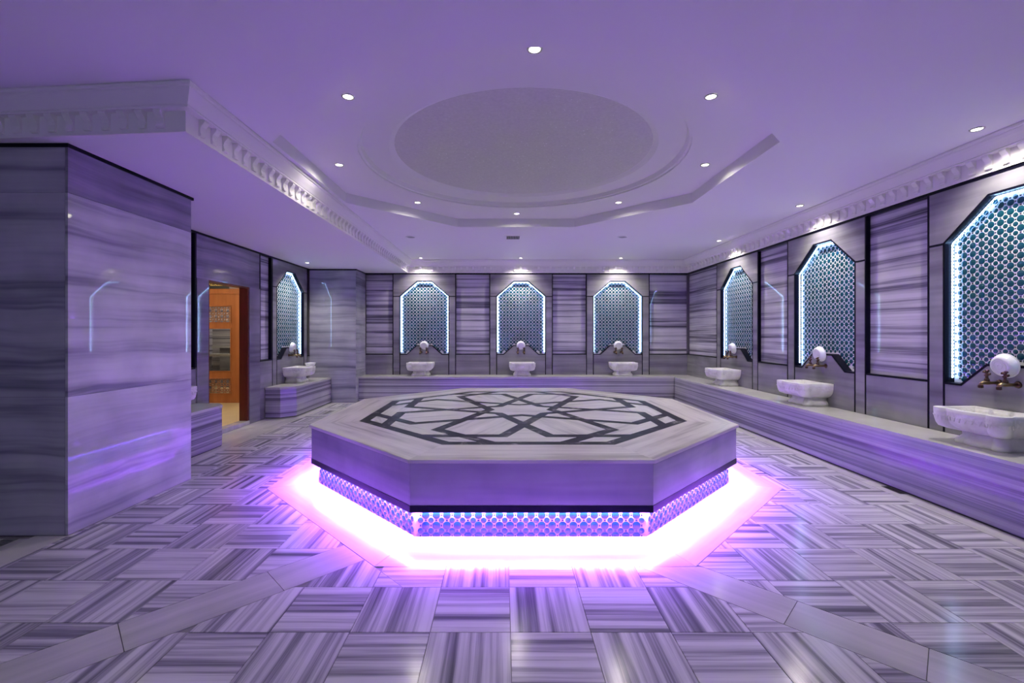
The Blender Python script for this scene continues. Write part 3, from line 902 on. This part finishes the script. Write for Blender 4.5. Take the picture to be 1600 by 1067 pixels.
# vent and detectors
vt = empty('air_vent', (0.165, 8.0, H)); tag(vt, 'small square air vent with dark slats in the ceiling', 'air vent')
g = G()
for a, b in (((-.15, -.17, -.006), (.15, -.135, 0)), ((-.15, .135, -.006), (.15, .17, 0)), ((-.15, -.135, -.006), (-.115, .135, 0)), ((.115, -.135, -.006), (.15, .135, 0))): g.box(a, b)
g.obj('frame', M['plaster'], vt)
box_obj('backing', (-.115, -.135, -.0015), (.115, .135, -.0005), M['dark'], vt)
for k in range(8):
    box_obj('slat', (-.108 + .0285 * k, -.135, -.005), (-.108 + .0285 * k + .012, .135, -.0016), M['vent'], vt)
for x, nm in ((-1.64, 'left'), (2.10, 'right')):
    d = empty('ceiling_speaker', (x, 7.95, H)); tag(d, 'round white ceiling fitting %s of the air vent' % nm, 'speaker', 'round ceiling fittings')
    g = G(); g.lathe([(0.090, 0), (0.088, -.008), (0.074, -.010), (0.070, -.004)], Matrix.Identity(4), 24, cap=False); g.obj('rim', M['plaster'], d, True)
    g = G(); g.lathe([(0.0005, -.0035), (0.070, -.0035)], Matrix.Identity(4), 24, cap=False); g.obj('grille', M['vent'], d)

# ------------------------------------------------------------------ benches
def bench(name, label, top, fronts, z=HB):
    t = empty(name, (0, 0, 0)); tag(t, label, 'bench', 'marble benches along the walls')
    g = G(); g.prism(top, lambda p: (p[0], p[1], z - .03), lambda p: (p[0], p[1], z)); g.obj('top_slab', M['bench_top'], t)
    for (a, b) in fronts:
        a, b = Vector(a), Vector(b); e = (b - a).normalized(); n = Vector((-e.y, e.x)) * 0.02
        a2, b2 = a + e * .0008, b - e * .0008
        g = G(); g.prism([tuple(a2), tuple(b2), tuple(b2 + n), tuple(a2 + n)], lambda p: (p[0], p[1], 0.012), lambda p: (p[0], p[1], z - .031))
        g.obj('front_panel', M['stripe_bench'], t)
        g = G(); n2 = n * 0.8
        g.prism([tuple(a2 + n * .4), tuple(b2 + n * .4), tuple(b2 + n), tuple(a2 + n)], lambda p: (p[0], p[1], 0.0), lambda p: (p[0], p[1], 0.0115)); g.obj('shadow_gap', M['dark'], t)  # near-black strip coloured in for the shadow gap under the bench front
    return t
E = 0.008
bench('bench', 'long low striped marble bench along the back wall', [(COLX + .002, YBF - E), (XRB - E, YBF - E), (XRB - E, YB - .006), (COLX + .002, YB - .006)],
      [((COLX + .003, YBF), (-1.45, YBF)), ((-1.45, YBF), (0.88, YBF)), ((0.88, YBF), (XRB, YBF))])
rbp = [YBF, 7.25, 5.05, 2.75, 0.4, -3.0]
bench('bench', 'long low striped marble bench along the right wall', [(XRB - E, -3.0), (XR - .006, -3.0), (XR - .006, YB - .006), (XRB - E + .0005, YB - .006)],
      [((XRB, a), (XRB, b)) for a, b in zip(rbp[:-1], rbp[1:])])
ch = [(XL + .006, 8.0 - E), (-3.97, 8.0 - E), (XLB + E, 8.19), (XLB + E, COLY - .001), (XL + .006, COLY - .001)]
bench('bench', 'short striped marble bench with a cut corner between door and column', ch,
      [((XL + .006, 8.0), (-3.97, 8.0)), ((-3.97, 8.0), (XLB, 8.195)), ((XLB, 8.195), (XLB, COLY - .002))])
bench('bench', 'striped marble bench half hidden behind the block at left', [(XL + .006, CABY1 + .002), (XLB + E, CABY1 + .002), (XLB + E, 6.03), (XLB - .12, 6.17 + E), (XL + .006, 6.17 + E)],
      [((XLB, CABY1 + .002), (XLB, 6.03)), ((XLB, 6.03), (XLB - .12, 6.17)), ((XLB - .12, 6.17), (XL + .006, 6.17))])
box_obj('drain_pit', (XBORD + .092, 4.22, -0.0055), (XRB - .006, 4.44, -0.004), M['dark'], floor)

# ------------------------------------------------------------------ basins, taps, bowls
def arc(cx, cy, r, a0, a1, n):
    return [(cx + r * math.cos(math.radians(a0 + (a1 - a0) * i / n)), cy + r * math.sin(math.radians(a0 + (a1 - a0) * i / n))) for i in range(n + 1)]
def basin_outline():
    right = [(0.292, 0.0), (0.292, 0.09), (0.286, 0.18), (0.272, 0.268)]
    right += arc(0.222, 0.338, 0.076, -42, 140, 9)
    right += [(0.148, 0.390), (0.10, 0.408), (0.05, 0.417), (0.0, 0.420)]
    left = [(-x, y) for x, y in right[:-1]][::-1]
    return right + left          # from right wall edge round the front to the left wall edge
BO = basin_outline()
def basin_proto():
    t = empty('basin')
    n = len(BO)
    outer = [(.99, .300), (1.0, .294), (1.0, .270), (.990, .235), (.965, .200), (.91, .165), (.82, .138), (.70, .118), (.58, .105)]
    v, f = [], []
    def ringv(s, z, wall=0.0, sy=None, lobe=0.0):
        sy = sy if sy is not None else s
        out = []
        for i, (x, y) in enumerate(BO):
            k = LOBE[i] * lobe
            a, b = s + (1 - s) * k, sy + (1 - sy) * k
            out.append((x * a, max(wall, y * b), z))
        return out
    LOBE = [0.0] * n
    for i in range(10):
        w = math.sin(PI * (i + .5) / 10)
        LOBE[4 + i] = w; LOBE[n - 5 - i] = w
    lv = [ringv(s, z, 0.0, s ** 0.8, .6 if z > .13 else .3 if z > .11 else 0) for s, z in outer]
    inn = [ringv(.86, .300, 0.045, .88), ringv(.83, .285, 0.050, .86), ringv(.76, .20, 0.06, .80), ringv(.58, .135, 0.09, .66), ringv(.3, .115, 0.14, .5)]
    allr = lv[::-1] + inn
    for r in allr: v += r
    m = len(allr)
    for j in range(m - 1):
        f += [(j * n + i, j * n + (i + 1) % n, (j + 1) * n + (i + 1) % n, (j + 1) * n + i) for i in range(n)]
    f += [tuple(range(n - 1, -1, -1)), tuple((m - 1) * n + i for i in range(n))]
    o = mesh_obj('bowl', v, f, M['basin'], t)
    bm = bmesh.new(); bm.from_mesh(o.data)
    for e in bm.edges:
        e.smooth = e.calc_face_angle(0) < math.radians(38)
    for fc in bm.faces: fc.smooth = True
    bm.to_mesh(o.data); bm.free()
    # flared foot
    ft = [(.67, 0.0), (.68, .016), (.665, .036), (.61, .056), (.565, .078), (.575, .1045)]
    v, f = [], []
    for s, z in ft: v += ringv(s, z, 0.0, s ** 0.8)
    m = len(ft)
    for j in range(m - 1):
        f += [(j * n + i, j * n + (i + 1) % n, (j + 1) * n + (i + 1) % n, (j + 1) * n + i) for i in range(n)]
    f += [tuple(range(n - 1, -1, -1)), tuple((m - 1) * n + i for i in range(n))]
    mesh_obj('foot', v, f, M['basin'], t, True)
    # carved zigzag under the rim band
    def surf(i_f, s, z, off):
        i = int(i_f) % n; tt = i_f - int(i_f); p, q = BO[i], BO[(i + 1) % n]
        x, y = p[0] + (q[0] - p[0]) * tt, p[1] + (q[1] - p[1]) * tt
        ex, ey = q[0] - p[0], q[1] - p[1]; L_ = math.hypot(ex, ey) or 1
        return (x * s + ey / L_ * off, y * s ** .8 - ex / L_ * off, z)
    g = G()
    k = 3.0
    while k < n - 5:
        a, b, c = surf(k, .992, .236, .007), surf(k + .9, .992, .236, .007), surf(k + .45, .962, .196, .007)
        a2, b2, c2 = surf(k, .992, .236, -.01), surf(k + .9, .992, .236, -.01), surf(k + .45, .962, .196, -.01)
        g.add([a, b, c, a2, b2, c2], [(0, 1, 2), (0, 3, 4, 1), (1, 4, 5, 2), (2, 5, 3, 0)])
        k += 1.0
    g.obj('carved_border', M['basin'], t)
    return t
def tap_proto():
    t = empty('tap')
    g = G(); g.lathe([(0.001, .016), (.016, .016), (.026, .010), (.030, 0.0)], Matrix.Rotation(-PI / 2, 4, 'X'), 18); g.obj('flange', M['brass_dark'], t, True)
    g = G()
    g.tube([(0, .006, 0), (0, .07, 0), (0, .105, 0.004), (0, .135, 0.004), (0, .152, -.004), (0, .160, -.018)], [.013, .013, .020, .016, .015, .013], 12)
    g.obj('body', M['brass'], t, True)
    g = G(); g.lathe([(.015, 0), (.018, .004), (.018, .024), (.014, .028)], Matrix.Translation((0, .1605, -.043)), 8); g.obj('spout', M['brass_dark'], t)
    g = G(); g.lathe([(.013, 0), (.020, .006), (.018, .024), (.012, .030), (.010, .056), (.015, .060), (.015, .064)], Matrix.Translation((0, .108, .012)), 14)
    g.obj('stem', M['brass_dark'], t, True)
    hd = G()
    for k in range(4):
        a = k * PI / 2 + .4
        c, s = math.cos(a), math.sin(a)
        hd.tube([(0, .108, .084), (.014 * c, .108, .086 + .014 * s), (.024 * c, .108, .087 + .024 * s), (.031 * c, .108, .087 + .031 * s)], [.008, .008, .014, .006], 8)
    hd.lathe([(.004, .0), (.011, .004), (.010, .016), (.004, .024), (.008, .030), (.002, .038)], Matrix.Translation((0, .108, .076)), 12)
    hd.obj('handle', M['brass_dark'], t, True)
    return t
def bowl_proto():
    t = empty('bowl')
    # local z = axis, base at z=.085 facing out, rim at z=0
    g = G()
    pr = [(.100, .0), (.104, .002), (.104, .008), (.099, .010), (.095, .025), (.086, .048), (.078, .058), (.070, .062), (.064, .063), (.062, .060), (.050, .060), (.048, .063), (.044, .063), (.042, .060), (.022, .060), (.020, .062), (.016, .062), (.014, .060), (.0008, .060)]
    inn = [(.0008, .054), (.066, .054), (.078, .046), (.090, .016), (.100, .0)]
    g.lathe(pr + inn, Matrix.Identity(4), 36, cap=False)
    o = g.obj('shell', M['plastic'], t)
    bm = bmesh.new(); bm.from_mesh(o.data)
    for fc in bm.faces: fc.smooth = True
    for e in bm.edges: e.smooth = e.calc_face_angle(0) < math.radians(40)
    bm.to_mesh(o.data); bm.free()
    return t
B0, T0, W0 = basin_proto(), tap_proto(), bowl_proto()
first = {'b': True, 't': True, 'w': True}
def inst(proto, key):
    if first[key]:
        first[key] = False
        return proto
    return copy_tree(proto)
# local frames: x along the wall, y out of the wall
ROT = {'back': PI, 'right': PI / 2, 'left': -PI / 2}
def put_set(which, s, sb, lab, dec=True, taps=True):
    wf_ = wall_fn(which)
    b = inst(B0, 'b'); b.location = wf_(sb, HB, 0.004); b.rotation_euler = (0, 0, ROT[which])
    tag(b, 'carved white marble basin on the bench %s' % lab, 'basin', 'carved marble wash basins')
    if not taps: return
    for i, dx in enumerate((-0.072, 0.072)):
        t = inst(T0, 't')
        loc = wf_(s + dx, 1.075, 0.0); t.location = loc; t.rotation_euler = (0, 0, ROT[which])
        if which == 'back': side = 'left' if dx < 0 else 'right'
        elif which == 'right': side = 'right' if dx < 0 else 'left'
        else: side = 'left' if dx < 0 else 'right'
        tag(t, 'bronze cross handle tap, %s of the pair %s' % (side, lab), 'tap', 'bronze wall taps')
    w = inst(W0, 'w')
    w.location = wf_(s, 1.232, 0.016)
    base = Matrix.Rotation(ROT[which], 4, 'Z') @ Matrix.Rotation(-PI / 2 - 0.14, 4, 'X')
    w.rotation_euler = base.to_euler()
    tag(w, 'white plastic bowl behind the taps %s' % lab, 'bowl', 'white plastic bowls behind the taps')
for s, sb, nm in zip((-1.85, 0.40, 2.66), (-1.90, .42, 2.73), ('left', 'middle', 'right')):
    put_set('back', s, sb, 'below the %s niche of the back wall' % nm)
for s, sb, nm in zip((8.36, 6.06, 3.82), (8.41, 6.13, 3.80), ('farthest', 'middle', 'nearest')):
    put_set('right', s, sb, 'below the %s niche of the right wall' % nm)
put_set('left', 8.97, 8.92, 'below the niche of the left wall')
put_set('left', 5.3, 5.37, 'behind the big block at left', taps=False)
w = copy_tree(W0); w.location = (-3.93, 9.16, HB + .300 + 0.0635); w.rotation_euler = (PI, 0, 0)
w.rotation_euler = (PI, 0, 0)
tag(w, 'small white bowl standing on the rim of the left wall basin', 'bowl')

# ------------------------------------------------------------------ doorway and the lit room behind it
dr = struct(empty('door_1', (0, 0, 0)), 'doorway lined with dark red wood in the left wall')
box_obj('jamb', (XL - .135, 7.455, 0.06), (XL - .002, 7.497, 2.275), M['wood_dark'], dr)
box_obj('jamb', (XL - .135, 6.463, 0.06), (XL - .002, 6.495, 2.275), M['wood_dark'], dr)
box_obj('head', (XL - .135, 6.495, 2.250), (XL - .002, 7.455, 2.275), M['wood_dark'], dr)
box_obj('threshold', (XL - .135, 6.463, -0.004), (XL + .012, 7.497, 0.06), M['strip'], dr)
box_obj('jamb_stone', (XL - .09, 7.4972, 0.0), (XL + .012, 7.4998, 2.27), M['plain_wall'], dr)
FX0, FX1, FY0, FY1, FZ = -8.4, XL - .136, 5.0, 13.0, 0.05
struct(box_obj('floor_lobby', (FX0, FY0, -.1), (FX1, FY1, FZ), M['beige']), 'beige floor of the room beyond the doorway')
struct(box_obj('ceiling_lobby', (FX0, FY0, 2.92), (FX1, FY1, 3.0), M['plaster']), 'ceiling of the room beyond the doorway')
struct(box_obj('wall_lobby_left', (FX0 - .1, FY0, 0), (FX0, FY1, 2.92), M['stripe_wall']), 'marble wall of the room beyond the doorway')
struct(box_obj('wall_lobby_back', (FX0, FY1, 0), (FX1, FY1 + .1, 2.92), M['stripe_wall']), 'striped marble wall behind the wooden screen')
struct(box_obj('wall_lobby_front', (FX0, FY0 - .1, 0), (FX1, FY0, 2.92), M['plain_wall']), 'near wall of the room beyond the doorway')
SYW = 9.47
sc_ = struct(empty('door_2', (0, SYW, FZ)), 'orange wooden screen door with two lattice panels and a glass pane')
def zpx(y): return 1.5 - (y - 521.5) * SYW / 704 - FZ
xs0, xs1 = -6.75, -5.50
LX0, LX1 = xs0 + .10, -5.72
box_obj('stile', (LX1, 0, 0), (xs1, .05, zpx(452)), M['wood'], sc_)
box_obj('stile', (xs0, 0, 0), (LX0, .05, zpx(452)), M['wood'], sc_)
zr = [zpx(633), zpx(616), zpx(590), zpx(581), zpx(512), zpx(505), zpx(477), zpx(452)]
for a, b in ((0.0, zr[1]), (zr[2], zr[3]), (zr[4], zr[5]), (zr[6], zr[7])):
    box_obj('rail', (LX0, 0, a), (LX1, .05, b), M['wood'], sc_)
box_obj('cornice', (xs0 - .02, -.025, zpx(459)), (xs1, 0, zpx(451)), M['wood'], sc_)
def moulding(z0, z1):
    g = G(); t = .022
    g.box((LX0, -.012, z0), (LX1, 0, z0 + t)); g.box((LX0, -.012, z1 - t), (LX1, 0, z1)); g.box((LX0, -.012, z0 + t), (LX0 + t, 0, z1 - t)); g.box((LX1 - t, -.012, z0 + t), (LX1, 0, z1 - t))
    g.obj('moulding', M['wood'], sc_)
moulding(zr[1], zr[2]); moulding(zr[3], zr[4]); moulding(zr[5], zr[6])
def lattice(z0, z1):
    g = G(); cell = 0.122; w = .0075
    x0, x1 = LX0 + .022, LX1 - .022; a0, a1 = z0 + .022, z1 - .022
    def bar(p, q):
        p, q = Vector(p), Vector(q)
        # clip to the panel
        t0, t1 = 0.0, 1.0
        for c, lo, hi in ((0, x0, x1), (1, a0, a1)):
            d = q[c] - p[c]
            if abs(d) < 1e-9:
                if p[c] < lo or p[c] > hi: return
            else:
                u, w_ = (lo - p[c]) / d, (hi - p[c]) / d
                t0, t1 = max(t0, min(u, w_)), min(t1, max(u, w_))
        if t1 - t0 < .05: return
        p, q = p + (q - p) * t0, p + (q - p) * t1
        e = (q - p).normalized(); n = Vector((-e.y, e.x)) * w
        g.prism([tuple(p + n), tuple(q + n), tuple(q - n), tuple(p - n)], lambda v: (v[0], .012, v[1]), lambda v: (v[0], .03, v[1]))
    nx, nz = int((x1 - x0) / cell) + 2, int((a1 - a0) / cell) + 2
    for i in range(-1, nx):
        for j in range(-1, nz):
            cx, cz = x1 - (i + .1) * cell, a0 + (j + .5) * cell
            pts = [(cx + .045 * math.cos(k * PI / 4 + PI / 8), cz + .045 * math.sin(k * PI / 4 + PI / 8)) for k in range(8)]
            far = [(cx + .068 * math.cos(k * PI / 4 + PI / 8), cz + .068 * math.sin(k * PI / 4 + PI / 8)) for k in range(8)]
            inn_ = [(cx + .022 * math.cos(k * PI / 4), cz + .022 * math.sin(k * PI / 4)) for k in range(8)]
            for k in range(8):
                bar(inn_[k], pts[k]); bar(inn_[k], pts[k - 1]); bar(pts[k], far[k])
    o = g.obj('lattice', M['lattice'], sc_); o['kind'] = 'stuff'
lattice(zr[1], zr[2]); lattice(zr[5], zr[6])
box_obj('glass_pane', (LX0 + .001, .02, zr[3] + .001), (LX1 - .001, .026, zr[4] - .001), M['glass'], sc_)
# benches seen through the pane
for y0, y1, z1, nm in ((11.0, 11.6, .95, 'nearer'), (12.2, 12.8, 1.12, 'farther')):
    bt = empty('marble_seat', (-6.3, y0, FZ)); tag(bt, 'pale marble seat seen through the glass pane, the %s one' % nm, 'bench', 'seats behind the glass pane')
    box_obj('seat_slab', (-1.6, 0, z1 - .05), (1.3, y1 - y0, z1), M['bench_top'], bt)
    for dx in (-1.3, -.15, 1.0): box_obj('support', (dx - .12, .05, 0.0005), (dx + .12, y1 - y0 - .05, z1 - .0505), M['plain_wall'], bt)
# sign hung above the screen
sg = empty('sign', (-6.25, SYW - 0.0465, 2.445)); tag(sg, 'dark sign with gold letters hung above the wooden screen', 'sign')
box_obj('board', (0, 0, 0), (.50, .02, .26), M['signboard'], sg)
tcv = bpy.data.curves.new('letters', 'FONT'); tcv.body = 'KESELER'; tcv.size = .16; tcv.extrude = .004; tcv.align_x = 'LEFT'
to = bpy.data.objects.new('letters', tcv)
dg = bpy.context.evaluated_depsgraph_get()
C.objects.link(to); bpy.context.view_layer.update()
me = bpy.data.meshes.new_from_object(to.evaluated_get(bpy.context.evaluated_depsgraph_get()))
bpy.data.objects.remove(to)
me.materials.clear(); me.materials.append(M['gold'])
lo = link('lettering', me, sg); lo.location = (.075, -.005, .06); lo.rotation_euler = (PI / 2, 0, 0); lo.scale = (.58, 1, 1)
# warm lamps of the far room
for (x, y, e) in ((-5.9, 7.6, 62), (-6.0, 11.4, 60)):
    ld = bpy.data.lights.new('lobby_lamp', 'POINT'); ld.energy = e; ld.color = (1, .86, .66); ld.shadow_soft_size = .12
    lo = bpy.data.objects.new('lobby_lamp', ld); lo.location = (x, y, 2.75); C.objects.link(lo)
